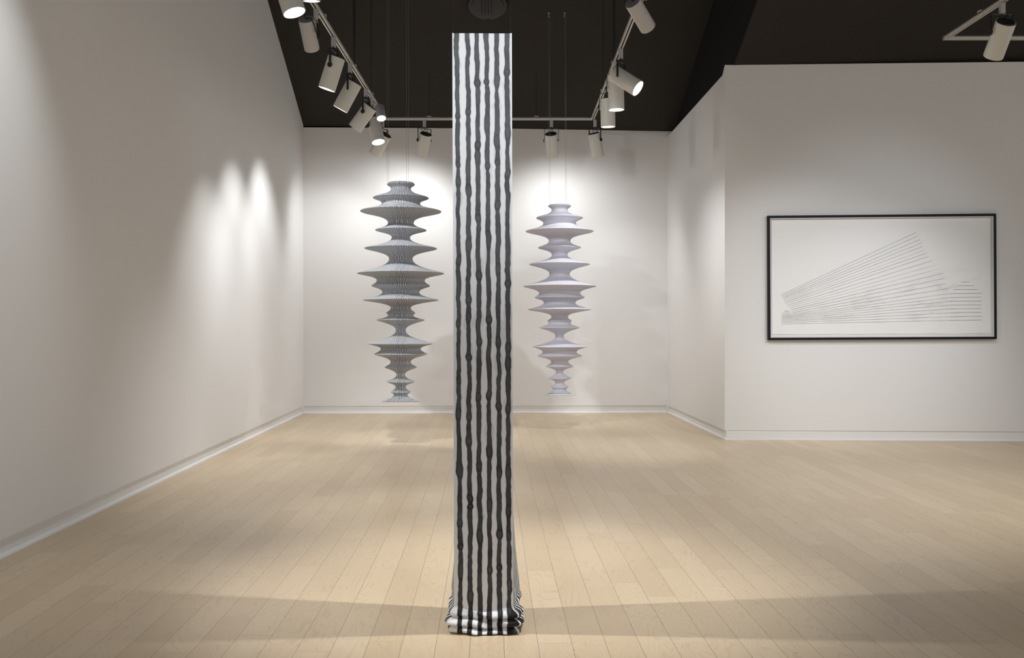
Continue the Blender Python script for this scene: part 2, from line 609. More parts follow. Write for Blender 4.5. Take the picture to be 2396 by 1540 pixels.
def rail(parent, a, b, slot_down=True):
    a, b = Vector(a), Vector(b)
    d = (b - a).normalized()
    n = Vector((-d.y, d.x, 0))
    c = (a + b) / 2
    L = (b - a).length
    M = Matrix((d, n, Vector((0, 0, 1)))).transposed()
    m = MB()
    m.box(c + Vector((0, 0, 0.012)), (L, 0.037, 0.008), M)
    for s in (-1, 1):
        m.box(c + n * (s * 0.0155), (L, 0.006, 0.030), M)
        m.box(c + n * (s * 0.0105) + Vector((0, 0, -0.0135)), (L, 0.010, 0.003), M)
    r = m.build('rail', M_RAIL, parent)
    g = MB().box(c + Vector((0, 0, 0.004)), (L, 0.023, 0.006), M)
    g.build('slot', M_SLOT, r)
    r.children[0].location = Vector((0, 0, 0)) - parent.location + parent.location
    return r


def fix_child(o):
    """a sub-part built in world coordinates: bring it under its part"""
    par = o.parent
    base = par.parent.location if par.parent else Vector((0, 0, 0))
    o.location = -base


def hanger(parent, x, y, ztop, r, mat):
    m = MB()
    m.tube([(x, y, ZT + 0.02), (x, y, ztop + 0.01)], r, 10)
    m.build('hanger_rod', mat, parent, smooth=True)
    m = MB().box((x, y, ZT + 0.022), (0.05, 0.044, 0.014))
    m.build('rail_clip', M_ADAPT, parent)


tr = thing('lighting_track', 'white U-shaped lighting track hung on black rods under the black alcove ceiling', 'lighting track', (0, YT, ZT))
for a, b in (((XL, 1.5, ZT), (XL, YT + 0.018, ZT)), ((XL + 0.019, YT, ZT), (XRR - 0.019, YT, ZT)), ((XRR, YT + 0.018, ZT), (XRR, 1.5, ZT))):
    rail(tr, a, b)
for x, y, r in ((XL, 9.22, 0.0125), (XL, 10.35, 0.0035), (XL, 7.72, 0.0035), (XRR, 9.10, 0.011), (XRR, 10.2, 0.0035),
                (-0.972, YT, 0.003), (0.285, YT, 0.003)):
    hanger(tr, x, y, ceil_z(y), r, M_YOKE)
XQ, YQ = 3.64, 8.25
tr2 = thing('lighting_track', 'white lighting track corner above the framed drawing, right room', 'lighting track', (XQ, YQ, ZT))
for a, b in (((XQ - 0.018, YQ, ZT), (8.0, YQ, ZT)), ((XQ, YQ - 0.019, ZT), (XQ, 2.6, ZT))):
    rail(tr2, a, b)
for x, y in ((XQ, 7.62), (5.6, YQ), (XQ, 4.5)):
    hanger(tr2, x, y, ceil2_z(y), 0.003, M_YOKE)
for o in list(bpy.data.objects):
    if o.name.split('.')[0] == 'slot':
        fix_child(o)

# ------------------------------------------------------------------ spotlights
LIGHT_GROUP = 'white track spotlights'


def axis_from_view(piv, d2, toward):
    """axis from its direction in the picture plane and the share pointing back at the viewer"""
    v = (piv - Vector((0, 0, H))).normalized()
    r = v.cross(Vector((0, 0, 1))).normalized()
    u = r.cross(v)
    a = Vector((d2[0], d2[1])).normalized()
    lat = math.sqrt(1 - toward * toward)
    return (r * (a.x * lat) - u * (a.y * lat) - v * toward).normalized()


def add_lamp(key, tip, ax, ang, blend=1.0, size=0.045):
    o = spot(tip + ax * 0.03, tip + ax * 1.5, POWER[key], ang, blend, size=size, name='spot_' + 'lamp')
    return o


def can_yoke(key, label, piv, ax, knob=True, cone=46, adx=0.0):
    """large white can in a black U-shaped yoke"""
    R, back, front = 0.072, -0.080, 0.192
    top = Vector((piv.x + adx, piv.y, ZT - 0.012))
    e = thing('track_spotlight', label, 'spotlight', top, LIGHT_GROUP)
    h = ax.cross(Vector((0, 0, 1)))
    h = h.normalized() if h.length > 0.15 else Vector((1, 0, 0))
    if h.y > 0.2:
        h = -h                                   # the knob sits on the side nearer the viewer
    elif abs(h.y) <= 0.2 and h.x > 0:
        h = -h
    # housing: open tube, rolled lip, lamp face set inside
    m = MB().lathe(piv, ax, [(back, R), (front - 0.004, R), (front, R - 0.001), (front, R - 0.004), (front - 0.020, R - 0.005)], 48, (True, False))
    m.build('housing', M_CAN, e, smooth=True)
    MB().lathe(piv, ax, [(back - 0.002, R - 0.006), (back - 0.0021, R - 0.010), (back - 0.007, R - 0.012), (back - 0.008, 0.012)], 40, (True, True)).build('back_cap', M_CAP, e, smooth=True)
    MB().lathe(piv, ax, [(front - 0.012, R - 0.0052), (front - 0.008, R * 0.6), (front - 0.007, 0.002)], 40, (True, True)).build('lamp_face', M_LENS, e, smooth=True)
    MB().box(top + Vector((0, 0, -0.045)), (0.036, 0.036, 0.085)).build('track_adapter', M_ADAPT, e, bevel=0.003)
    yt = piv.z + 0.135                             # yoke crossbar height
    m = MB()
    m.tube([(top.x, top.y, top.z - 0.085), (top.x, top.y, yt + 0.002)], 0.007, 10)
    M = Matrix((h, Vector((0, 0, 1)).cross(h), Vector((0, 0, 1)))).transposed()
    c = Vector((piv.x, piv.y, yt))
    w = R + 0.010
    m.box(c, (2 * w + 0.004, 0.018, 0.004), M)
    for s in (-1, 1):
        m.box(piv + h * (s * w) + Vector((0, 0, 0.064)), (0.004, 0.018, 0.146), M)
    m.build('yoke', M_YOKE, e, bevel=0.001)
    if knob:
        k = MB().lathe(piv + h * R, h, [(0.0, 0.023), (0.006, 0.024), (0.009, 0.024)], 24).build('knob', M_CAN, e, smooth=True)
        kk_ = MB().lathe(piv + h * R, h, [(0.0091, 0.0205), (0.019, 0.0205), (0.021, 0.019)], 24).build('knob_cover', M_CAP, k, smooth=True)
        fix_child(kk_)
    MB().lathe(piv - h * R, -h, [(0.0, 0.008), (0.016, 0.008)], 12).build('pivot_bolt', M_CAP, e)
    # flex from the adapter to the back of the can
    q = piv + ax * (back - 0.006)
    s0 = Vector((top.x, top.y, top.z - 0.08))
    pp = smooth_path([s0 + Vector((0, -0.012, 0)), s0 + h * 0.025 + Vector((0, -0.02, -0.035)), s0 + h * 0.03 + Vector((0, 0.01, -0.06)), (s0 + q) / 2 - ax * 0.02 - h * 0.02, q])
    MB().tube(pp, 0.0032, 6).build('flex', M_RUBBER, e, smooth=True)
    add_lamp(key, piv + ax * front, ax, cone)
    return e


def can_side(key, label, piv, ax, rail_x, cone=46):
    """smooth grey can on a white side bracket with a black cord"""
    R, back, front = 0.0585, -0.06, 0.19
    s = 1 if rail_x > piv.x else -1
    top = Vector((rail_x, piv.y, ZT - 0.012))
    e = thing('track_spotlight', label, 'spotlight', top, LIGHT_GROUP)
    m = MB().lathe(piv, ax, [(back + 0.002, R), (front - 0.003, R), (front, R - 0.002), (front, R - 0.005), (front - 0.02, R - 0.006)], 48, (True, False))
    m.build('housing', M_CANB, e, smooth=True)
    MB().lathe(piv, ax, [(back + 0.0015, R - 0.001), (back - 0.001, R - 0.003), (back - 0.002, 0.010)], 40).build('back_cap', M_CAPG, e, smooth=True)
    MB().lathe(piv, ax, [(front - 0.012, R - 0.0062), (front - 0.008, R * 0.6), (front - 0.007, 0.002)], 40).build('lamp_face', M_LENS, e, smooth=True)
    MB().box(top + Vector((0, 0, -0.035)), (0.036, 0.036, 0.066)).build('track_adapter', M_ADAPT, e, bevel=0.003)
    side = ax.cross(Vector((0, 1, 0))).normalized()
    if side.x * s < 0:
        side = -side
    b0 = piv + side * (R + 0.004)
    m = MB()
    jt = Vector((rail_x, piv.y, top.z - 0.072))
    m.box((jt + b0) / 2 + Vector((0, 0, 0.0)), (abs(jt.x - b0.x) + 0.020, 0.022, 0.006))
    m.box(Vector((b0.x, b0.y, (jt.z + piv.z) / 2 - 0.01)), (0.006, 0.024, abs(jt.z - piv.z) + 0.06))
    m.build('bracket', M_ADAPT, e)
    m = MB()
    for dx in (-0.008, 0.008):
        m.lathe(jt + Vector((dx, -0.008, -0.004)), (0, 0, -1), [(0, 0.005), (0.016, 0.005)], 10)
    m.build('bracket_screws', M_STEEL, e)
    q = piv + ax * back
    pts = [q + Vector((-s * 0.01, 0, 0.03)), q + Vector((0, -0.012, 0.004)), q + side * R * 0.8 + Vector((0, -0.03, -0.01)),
           piv + side * (R + 0.012) + Vector((0, -0.02, -0.05)), piv + side * (R + 0.022) + Vector((0, -0.01, -0.10)),
           piv + side * (R + 0.032) + Vector((0, 0, -0.06)), jt + Vector((0, 0, -0.02))]
    MB().tube(smooth_path(pts), 0.0042, 8).build('cord', M_RUBBER, e, smooth=True)
    add_lamp(key, piv + ax * front, ax, cone)
    return e


def pivot_on(rail_x, bx, by, fx, fy, drop=0.265):
    py = by + 0.3 * (fy - by)
    z = ZT - drop
    return Vector((rail_x, F * (z - H) / (CY - py), z))


CANS = [   # key, rail, back px, front px, share toward the viewer, label, cone
    ('L1', XL, (653, -60), (681, 23), 0.46, 'white can spotlight cut by the top edge, large lit oval face nearest the left wall', 50),
    ('L4', XL, (790, 136), (768, 206), 0.12, 'white can spotlight with round black knob, nearest of three leaning left on the left track', 78),
    ('L5', XL, (826, 195), (795, 253), 0.06, 'white can spotlight on the left track hung by a black yoke arm without any knob', 78),
    ('L6', XL, (867, 250), (832, 299), -0.06, 'white can spotlight leaning furthest left, with black flex loop, on the left track', 78),
    ('L8', XL, (874, 280), (885, 333), 0.46, 'white can spotlight with glowing face under the small grey one at the left corner', 44),
    ('R3', XRR, (1437, 171), (1495, 208), 0.42, 'white can spotlight on the right track swung far right, bright oval face', 90),
    ('R2', XRR, (1442, 187), (1443.6, 257), 0.22, 'white can spotlight hanging straight down just behind the right-swung one', 46),
    ('R1', XRR, (1420, 232), (1421.5, 297), 0.16, 'white can spotlight hanging straight down, lower and farther one on the right track', 140),
]
for key, rx, b_, f_, tw, lab, cone in CANS:
    pv = pivot_on(rx, *b_, *f_)
    if key == 'L1':
        pv.x = -1.425
    can_yoke(key, lab, pv, axis_from_view(pv, (f_[0] - b_[0], f_[1] - b_[1]), tw), key not in ('L5', 'R3'), cone)
BACK_CANS = [
    ('L9', (903, 305), (877, 350), -0.32, 'white can spotlight half hidden behind the lit one at the left track corner', 90),
    ('B1', (996.6, 310), (985, 361), -0.34, 'white can spotlight with black cap on the back track, left of the striped banner', 150),
    ('B2', (1289, 306.5), (1293.5, 358), -0.36, 'white can spotlight with open black top on the back track, right of the striped banner', 150),
    ('B3', (1389, 297), (1399.5, 349), -0.10, 'white can spotlight under the corner of the back and right tracks', 90),
]
for key, b_, f_, tw, lab, cone in BACK_CANS:
    px = b_[0] + 0.3 * (f_[0] - b_[0])
    pv = Vector(((px - CX) / F * YT, YT, ZT - 0.255))
    can_yoke(key, lab, pv, axis_from_view(pv, (f_[0] - b_[0], f_[1] - b_[1]), tw), True, cone)
pv = Vector((XQ, 7.30, ZT - 0.235))
can_yoke('Q1', 'white can spotlight with black cap on the right room track, above the framed drawing', pv,
         axis_from_view(pv, (2329 - 2358, 131 - 51), -0.36), True, 60)
pv = P(719.5, 62, 7.45)
pv.z = ZT - 0.145
can_side('L3', 'pale grey spotlight on a side bracket with dangling black cord, left track', pv,
         axis_from_view(pv, (12, 58), -0.45), XL)
pv = P(1489, 33, 6.97)
pv.z = ZT - 0.16
can_side('R4', 'pale grey spotlight with black cords at the top of the right track', pv, axis_from_view(pv, (29, 48), -0.52), XRR)

fr = P(729, 3, 6.48)
ax = axis_from_view(fr, (0.04, 0.97), 0.14)
can_side('L2', 'pale track spotlight of which only the lit rim shows at the top edge', fr - ax * 0.19, ax, XL, 70)

# small grey spotlight at the left corner
pv = P(890, 262, 10.4)
ax = axis_from_view(pv, (5, 32), 0.66)
top = Vector((XL, 10.4, ZT - 0.012))
e = thing('track_spotlight', 'small grey cylinder spotlight with glowing face at the left track corner', 'spotlight', top, LIGHT_GROUP)
MB().lathe(pv, ax, [(-0.07, 0.047), (-0.066, 0.050), (0.090, 0.052), (0.092, 0.051), (0.092, 0.047), (0.05, 0.043)], 40, (True, False)).build('housing', M_SMALL, e, smooth=True)
MB().lathe(pv, ax, [(0.062, 0.0445), (0.066, 0.030), (0.068, 0.002)], 32).build('lamp_face', M_LENS, e, smooth=True)
MB().box(top + Vector((0, 0, -0.035)), (0.034, 0.034, 0.066)).build('track_adapter', M_ADAPT, e, bevel=0.003)
MB().tube([top + Vector((0, 0, -0.06)), Vector((top.x, pv.y, pv.z)), pv - ax * 0.01], 0.007, 10).build('stem', M_ADAPT, e)
add_lamp('L7', pv + ax * 0.095, ax, 44)

# ------------------------------------------------------------------ ceiling fittings
yc = 10.48
nrm = Vector((0, -SLOPE, -1)).normalized()          # out of the sloping ceiling, into the room
cz = ceil_z(yc)
cc = Vector(((1141 - CX) / F * yc, yc, cz))
e = thing('ceiling_fitting', 'round black slotted fitting on the black ceiling above the striped banner', 'ceiling fitting', cc)
MB().lathe(cc, nrm, [(-0.01, 0.212), (0.03, 0.214), (0.045, 0.205), (0.05, 0.19)], 64).build('rim', M_FITTING, e, smooth=True)
MB().lathe(cc, nrm, [(0.045, 0.178), (0.060, 0.172), (0.064, 0.15)], 64).build('cover', M_FITTING, e, smooth=True)
tz = Vector((0, -1, SLOPE)).normalized()            # along the slope, towards the viewer
tx = Vector((1, 0, 0))
Mf = Matrix((tx, tz, nrm)).transposed()
for i in range(4):
    MB().box(cc + tx * ((i - 1.5) * 0.034 - 0.01) - tz * (-0.01) + nrm * 0.0645, (0.012, 0.20, 0.004), Mf).build('slot', M_SLOT, e)
MB().lathe(cc - tz * 0.19 + nrm * 0.04, nrm, [(0, 0.012), (0.014, 0.012)], 16).build('screw', M_SLOT, e)

hook_lab = ['upper left of four small screw eyes in the black ceiling above the pale sculpture',
            'upper right of four small screw eyes in the black ceiling above the pale sculpture',
            'small screw eye holding the left wires of the pale sculpture',
            'small screw eye holding the right wires of the pale sculpture']
for i, (px, py, D) in enumerate(((1284.5, 4, 10.30), (1321.5, 4, 10.30), (1284, 31, 10.62), (1321, 31, 10.62))):
    x = (px - CX) / F * D
    z = ceil_z(D)
    e = thing('screw_eye', hook_lab[i], 'hook', (x, D, z), 'screw eyes in the ceiling')
    MB().lathe((x, D, z + 0.004), (0, 0, -1), [(0, 0.012), (0.008, 0.012), (0.010, 0.004), (0.03, 0.003)], 12).build('base', M_STEEL, e)
    ringp = [Vector((x + 0.009 * math.sin(a), D, z - 0.034 - 0.009 * math.cos(a))) for a in np.linspace(0, 2 * math.pi, 17)]
    MB().tube(ringp, 0.002, 6).build('eye', M_STEEL, e)

# ------------------------------------------------------------------ hanging sculptures
DARK = [(431.3, 32.7), (440.9, 23.2), (462.7, 65.3), (475, 45), (494.5, 94.7), (521.5, 30), (538.5, 60), (555.5, 21.4),
        (581.3, 84.8), (605.5, 27.3), (640, 101.4), (656.4, 56), (669, 68.5), (683.6, 43), (702.4, 88.2), (721, 23.5),
        (732.4, 33.8), (738, 29.7), (749, 56), (772.7, 11.4), (804.5, 75.3), (816.4, 46.6), (829, 62.3), (847.3, 23.6),
        (859.6, 37.2), (877, 9.8), (893.6, 32.3), (905.5, 11.8), (917.6, 23.4), (925, 15.5)]
PALE = [(482, 27.2), (491, 18.6), (509.6, 54.9), (522, 38), (541.3, 79.4), (564, 25.2), (579.6, 50.3), (595.7, 18.2),
        (618.5, 71.6), (641, 23.7), (670, 85.4), (686.5, 48), (696.3, 59), (708, 37.1), (724.6, 74.5), (741.5, 19.4),
        (751, 28.6), (755.5, 25.6), (766.8, 47.4), (787, 9.5), (811.6, 63.7), (823.7, 39.7), (833, 52.6), (847, 20),
        (857.5, 32.2), (870.7, 8), (885, 27.6), (895, 10.5), (906, 20.3), (912.5, 14.8)]


def lobed_profile(pts, D, blunt):
    """(z, r) down the outline: rims pointed, necks round"""
    P_ = [(H - (y - CY) / F * D, r / F * D) for y, r in pts]
    out = []
    for i in range(len(P_) - 1):
        (za, ra), (zb, rb) = P_[i], P_[i + 1]
        rim_first = ra > rb
        zr, rr, zn, rn = (za, ra, zb, rb) if rim_first else (zb, rb, za, ra)
        n = 14
        seg = []
        eps = min(0.30, blunt / max(abs(zr - zn), 1e-4))
        mx = math.sqrt(1 + eps * eps) - eps
        for k in range(n + 1):
            s = (k / n) ** 1.7
            s2 = (math.sqrt(s * s + eps * eps) - eps) / mx
            pw = 2.0 + 0.25 * min(3.0, (rr - rn) / max(abs(zr - zn), 1e-4) / 2)
            seg.append((zr + (zn - zr) * s, rn + (rr - rn) * (1 - s2) ** pw))
        if not rim_first:
            seg.reverse()
        out += seg if i == 0 else seg[1:]
    return out


def sculpture(label, D, axis_top, axis_bot, pts, mat, base_px, wires_px, base_pt, zlo_y, top_y, hooks=None):
    xt, xb = (axis_top - CX) / F * D, (axis_bot - CX) / F * D
    zb = H - (base_px[0] - CY) / F * D
    org = Vector((xb, D, zb))
    e = thing('hanging_sculpture', label, 'sculpture', org, 'hanging lobed sculptures')
    prof = lobed_profile(pts, D, 0.010)
    z_top = H - (top_y - CY) / F * D
    r_top = prof[0][1]
    prof = [(z_top, r_top * 0.80), (z_top - 0.002, r_top * 0.90)] + [(z, r) for z, r in prof if z < z_top - 0.004]
    # the neck runs on down into the base disc
    prof += [(zb + 0.016, base_pt[0] / F * D * 0.55), (zb + 0.008, base_pt[0] / F * D * 0.75)]
    n = 160
    vs, fs = [], []
    for z, r in prof:
        for k in range(n):
            a = 2 * math.pi * k / n
            vs.append((r * math.cos(a), r * math.sin(a), z - zb))
    m_ = len(prof)
    for i in range(m_ - 1):
        for k in range(n):
            k2 = (k + 1) % n
            fs.append((i * n + k2, i * n + k, (i + 1) * n + k, (i + 1) * n + k2))
    fs.append(tuple(range(n)))
    fs.append(tuple(reversed(range((m_ - 1) * n, m_ * n))))
    tilt = (xt - xb) / (z_top - zb)
    body = link_mesh('body', vs, fs, mat, smooth=True, loc=(0, 0, 0))
    body.data.set_sharp_from_angle(angle=math.radians(50))
    body.parent = e
    body.rotation_euler = (0, math.atan(tilt), math.radians(-90))
    # bottom disc, hung a little askew
    R = base_pt[0] / F * D
    ax = Vector((-math.sin(base_pt[1]), 0, math.cos(base_pt[1])))
    mb_ = MB().lathe((0, 0, 0), (0, 0, 1), [(-0.017, R * 0.97), (-0.013, R), (-0.009, R * 0.985), (-0.003, R * 0.86), (0.004, R * 0.66), (0.012, R * 0.45), (0.018, R * 0.33)], 128)
    base = link_mesh('base_disc', mb_.v, mb_.f, mat, smooth=True, loc=(0, 0, 0))
    base.data.set_sharp_from_angle(angle=math.radians(60))
    base.parent = e
    base.rotation_euler = (0, -base_pt[1], math.radians(-90))
    # twin wires up to the ceiling
    for i, wx in enumerate(wires_px):
        x = (wx - CX) / F * D
        yw = hooks[1] if hooks else D
        xw, zw = x, ceil_z(yw) + 0.006
        if hooks:
            xw, zw = hooks[0][i] + (x - hooks[0][i]) * 0.35, ceil_z(yw) - 0.045
        MB().tube([(x, D, z_top - 0.003), (xw, yw, zw)], 0.0009, 6).build('suspension_wire', M_WIRE, e)
    return e


M_STRIPE = stripe_mat('black_and_white_stripes', 0.0166, 0.47, (0.74, 0.76, 0.79), (0.008, 0.008, 0.009))
M_LILAC = stripe_mat('lilac_grey_fine_stripes', 0.0092, 0.24, (0.66, 0.655, 0.72), (0.12, 0.12, 0.145), 0.5)
sculpture('hanging spindle sculpture of stacked discs in bold black and white stripes', 9.25, 931.8, 937.5, DARK, M_STRIPE,
          (936.5,), (905.5, 909.5, 951.5, 955.5), (43.5, math.radians(4.2)), 938, 426.5)
sculpture('hanging spindle sculpture of stacked discs in pale lilac grey', 10.7, 1305, 1309.5, PALE, M_LILAC,
          (921.0,), (1284.8, 1288.3, 1322.5, 1326.0), (36.7, math.radians(2.2)), 923, 479,
          ([(p_ - CX) / F * 10.62 for p_ in (1284, 1284, 1321, 1321)], 10.62))

# ------------------------------------------------------------------ striped banner
YF = 3.65
W_ = 139.5 / F * YF
DEP = 0.265
X0 = (1128.0 - CX) / F * YF          # centre at the top
X1 = (1131.8 - CX) / F * YF          # centre at the foot
ZTOP = H + (CY - 78) / F * YF
rng = np.random.default_rng(7)

ys_c = np.array([80, 310, 520, 690, 880, 1050, 1130, 1290, 1420, 1500], float)
cen = np.array([[148, 227, 293, 363, 434, 511], [155, 233, 303, 370, 441, 514], [160, 233, 303, 377, 446, 517],
                [160, 232, 307, 377, 448, 517], [163, 238, 308, 383, 455, 522], [163, 238, 308, 383, 452, 523],
                [173, 243, 315, 385, 455, 526], [173, 247, 317, 387, 458, 530], [175, 247, 317, 388, 460, 530], [175, 247, 317, 388, 460, 530]], float) / 3.08 + 1020
knots = {0: [(270, 2, 7), (385, 2, 6), (424, 2, 10), (610, 2, 10), (758, 2, 7), (969, 2.5, 14), (1101, 5, 16), (1224, 2.5, 8), (1279, 3, 6), (1336, 2, 20)],
         1: [(261, 2.5, 7), (445, 3.5, 12), (573, 3, 16), (701, 2.5, 9), (742, 2, 12), (836, 4, 7), (976, 2, 8), (1032, 2.5, 10), (1166, 3, 8), (1185, 3, 5), (1397, 3.5, 14)],
         2: [(194, 4, 7), (339, 2.5, 8), (365, 2, 16), (510, 2.5, 9), (644, 3, 10), (800, 3, 9), (928, 2, 9), (1092, 3, 10), (1256, 4, 16)],
         3: [(191, 3.5, 5), (284, 2, 22), (388, 3, 7), (560, 2, 20), (748, 3.5, 8), (924, 3, 10), (1057, 3.5, 12), (1182, 2.5, 14), (1334, 3, 8)],
         4: [(188, 3, 14), (330, 2.5, 14), (380, 2, 6), (479, 2.5, 10), (630, 2.5, 14), (800, 2.5, 12), (951, 4, 8), (1105, 2.5, 12), (1250, 4.5, 10), (1328, 2.5, 6)],
         5: [(169, 3, 7), (310, 2, 16), (407, 3, 10), (664, 3, 7), (813, 2.5, 10), (850, 2, 14), (956, 2.5, 10), (1104, 2, 16), (1195, 2, 14), (1253, 2, 10), (1370, 2, 14)]}
halos = {0: [(150, 12, 20), (470, 12, 30)], 1: [(760, 12, 18), (830, 10, 30), (960, 11, 25)], 2: [(190, 12, 18), (620, 13, 40), (750, 12, 25), (830, 13, 25), (1200, 10, 25)],
         3: [(284, 13, 16), (400, 11, 30), (600, 12, 30), (1010, 11, 25)], 4: [(190, 12, 14), (250, 11, 35), (360, 11, 20), (780, 17, 35), (850, 12, 30)],
         5: [(210, 11, 30), (320, 11, 20), (740, 12, 30), (950, 12, 20)]}


def noise1(y, seed, scale):
    r = np.random.default_rng(seed)
    g = r.uniform(-1, 1, 400)
    t = (y + 50) / scale
    i = np.floor(t).astype(int)
    f = t - i
    f = f * f * (3 - 2 * f)
    return g[i % 400] * (1 - f) + g[(i + 1) % 400] * f


def stripe_ink(dx, y, k, ks, hl):
    """ink density of one stripe at horizontal distance dx (px) from its path, at row y (px)"""
    wob = 1.3 * noise1(y, 10 + k, 34) + 0.7 * noise1(y, 40 + k, 11)
    hw = 5.4 + 0.7 * noise1(y, 70 + k, 45) + 0.45 * noise1(y, 90 + k, 9)
    edge = np.zeros(np.broadcast(dx, y).shape)
    eye = np.zeros_like(edge)
    for (ky, a, l) in ks:
        g = np.exp(-((y - ky) / l) ** 2)
        hw = hw + 0.62 * a * g
        hw = hw - 0.9 * np.exp(-((y - ky - l * 1.7) / (0.6 * l)) ** 2)
        rho = np.sqrt(((dx - wob) / (5.0 + 0.35 * a)) ** 2 + ((y - ky) / l) ** 2)
        edge = np.maximum(edge, np.exp(-((rho - 1) / (1.6 / l)) ** 2))
        eye = np.maximum(eye, np.clip((1 - rho) * 3, 0, 1))
    d = np.abs(dx - wob)
    core = np.clip((hw + 0.7 - d) / 1.4, 0, 1)
    rim = np.exp(-((d - hw + 1.2) / 1.1) ** 2)
    tone = 0.80 + 0.05 * noise1(y, 130 + k, 30)
    ink = core * (tone + 0.10 * rim + 0.10 * edge - 0.035 * eye)
    hal = 0.16 * np.clip((hw + 2.4 - d) / 2.0, 0, 1)
    for (hy, hx, l) in hl:
        w = hx * np.sqrt(np.clip(1 - ((y - hy) / l) ** 2, 0, 1))
        w = w * (1 + 0.25 * noise1(y, 170 + k, 13))
        sd = 1.0 if (k + int(hy)) % 3 else np.where(dx > wob, 1.0, 0.7)
        w = w * sd
        hal = np.maximum(hal, 0.12 * np.clip((w - d) / 2.0, 0, 1) + 0.07 * np.exp(-((d - w + 1.2) / 1.0) ** 2) * (w > 6.5))
    return np.maximum(ink, hal)


# loop of columns round the tube
nf, nsd, nbk = 190, 64, 70
pu = []                          # (side, local parameter 0..1)
pu += [(0, t) for t in np.linspace(0, 1, nf, endpoint=False)]
pu += [(1, t) for t in np.linspace(0, 1, nsd, endpoint=False)]
pu += [(2, t) for t in np.linspace(0, 1, nbk, endpoint=False)]
pu += [(3, t) for t in np.linspace(0, 1, nsd, endpoint=False)]
side = np.array([p_[0] for p_ in pu])
tt = np.array([p_[1] for p_ in pu])
ux = np.select([side == 0, side == 1, side == 2, side == 3], [tt - 0.5, 0.5 + 0 * tt, 0.5 - tt, -0.5 + 0 * tt])     # -.5...5 across
uy = np.select([side == 0, side == 1, side == 2, side == 3], [0 * tt, tt, 1 + 0 * tt, 1 - tt])                        # 0 front .. 1 back
NC = len(pu)
# rows: straight drop, then the pooled folds
zs = list(np.linspace(ZTOP, 0.105, 640))
path = [(0.105, 0.0), (0.095, 0.001), (0.086, 0.007), (0.079, 0.019), (0.071, 0.026), (0.063, 0.025), (0.058, 0.016), (0.0555, 0.010), (0.052, 0.016),
        (0.047, 0.029), (0.039, 0.036), (0.031, 0.034), (0.026, 0.024), (0.0235, 0.017), (0.021, 0.024), (0.016, 0.036), (0.009, 0.040), (0.004, 0.036), (0.002, 0.024), (0.002, -0.01)]
fold = [(p_.x, p_.y) for p_ in smooth_path([Vector((a, b, 0)) for a, b in path], 5)][1:]
rows = [(z, 0.0, 0) for z in zs] + [(z, o_, 1) for z, o_ in fold]
NR = len(rows)
rz = np.array([r_[0] for r_ in rows])
ro = np.array([r_[1] for r_ in rows])
isf = np.array([r_[2] for r_ in rows])
Zg, U = np.meshgrid(rz, ux, indexing='ij')
_, V = np.meshgrid(rz, uy, indexing='ij')
Og = np.repeat(ro[:, None], NC, 1)
Fg = np.repeat(isf[:, None], NC, 1)
frac = (ZTOP - Zg) / ZTOP
cxg = X0 + (X1 - X0) * frac
# the tube spreads a little towards its back and foot
flare = 0.027 * np.clip((0.46 - Zg) / 0.36, 0, 1) ** 1.6 * (0.15 + 0.85 * np.clip((Zg - 0.03) / 0.07, 0, 1))
narrow = 1 - 0.012 * np.clip(frac, 0, 1)
ang = np.arctan2(V - 0.5, U)
foldn = (1 + 0.26 * np.sin(ang * 3 + Zg * 60) + 0.14 * np.sin(ang * 7 + 1.3 + Zg * 140) + 0.08 * np.sin(ang * 13 + 0.4)) * (1 - 0.35 * V) * (1 - 0.3 * np.clip(-U * 2, 0, 1))
Oo = np.where(Og > 0, Og * foldn, Og)
# outward direction (rounded at the corners)
nx = np.where(np.abs(U) > 0.46, np.sign(U), 0.0) + 0.25 * U
ny = np.where(V < 0.04, -1.0, np.where(V > 0.96, 1.0, 0.0)) + 0.25 * (V - 0.5)
ln = np.sqrt(nx * nx + ny * ny)
nx, ny = nx / ln, ny / ln
bow = 0.0015 * np.sin(frac * 9 + U * 5)
Xg = cxg + U * (W_ * narrow + 2 * flare * V) + nx * Oo
Yg = YF + V * DEP + ny * Oo + np.where(V < 0.04, bow, 0) - 0.004 * (1 - frac) * 0
zj = np.where(Fg > 0, 0.0045 * np.sin(ang * 2 + 0.8) + 0.003 * np.sin(ang * 5), 0.0) * np.clip(Zg / 0.03, 0, 1) * np.clip((0.105 - Zg) / 0.02, 0, 1)
Zz = np.maximum(Zg + zj, 0.0015)
# a slight curl of the upper corners
Zz = Zz + 0.0018 * np.clip((np.abs(U) - 0.47) / 0.03, 0, 1) * (np.arange(NR)[:, None] == 0)
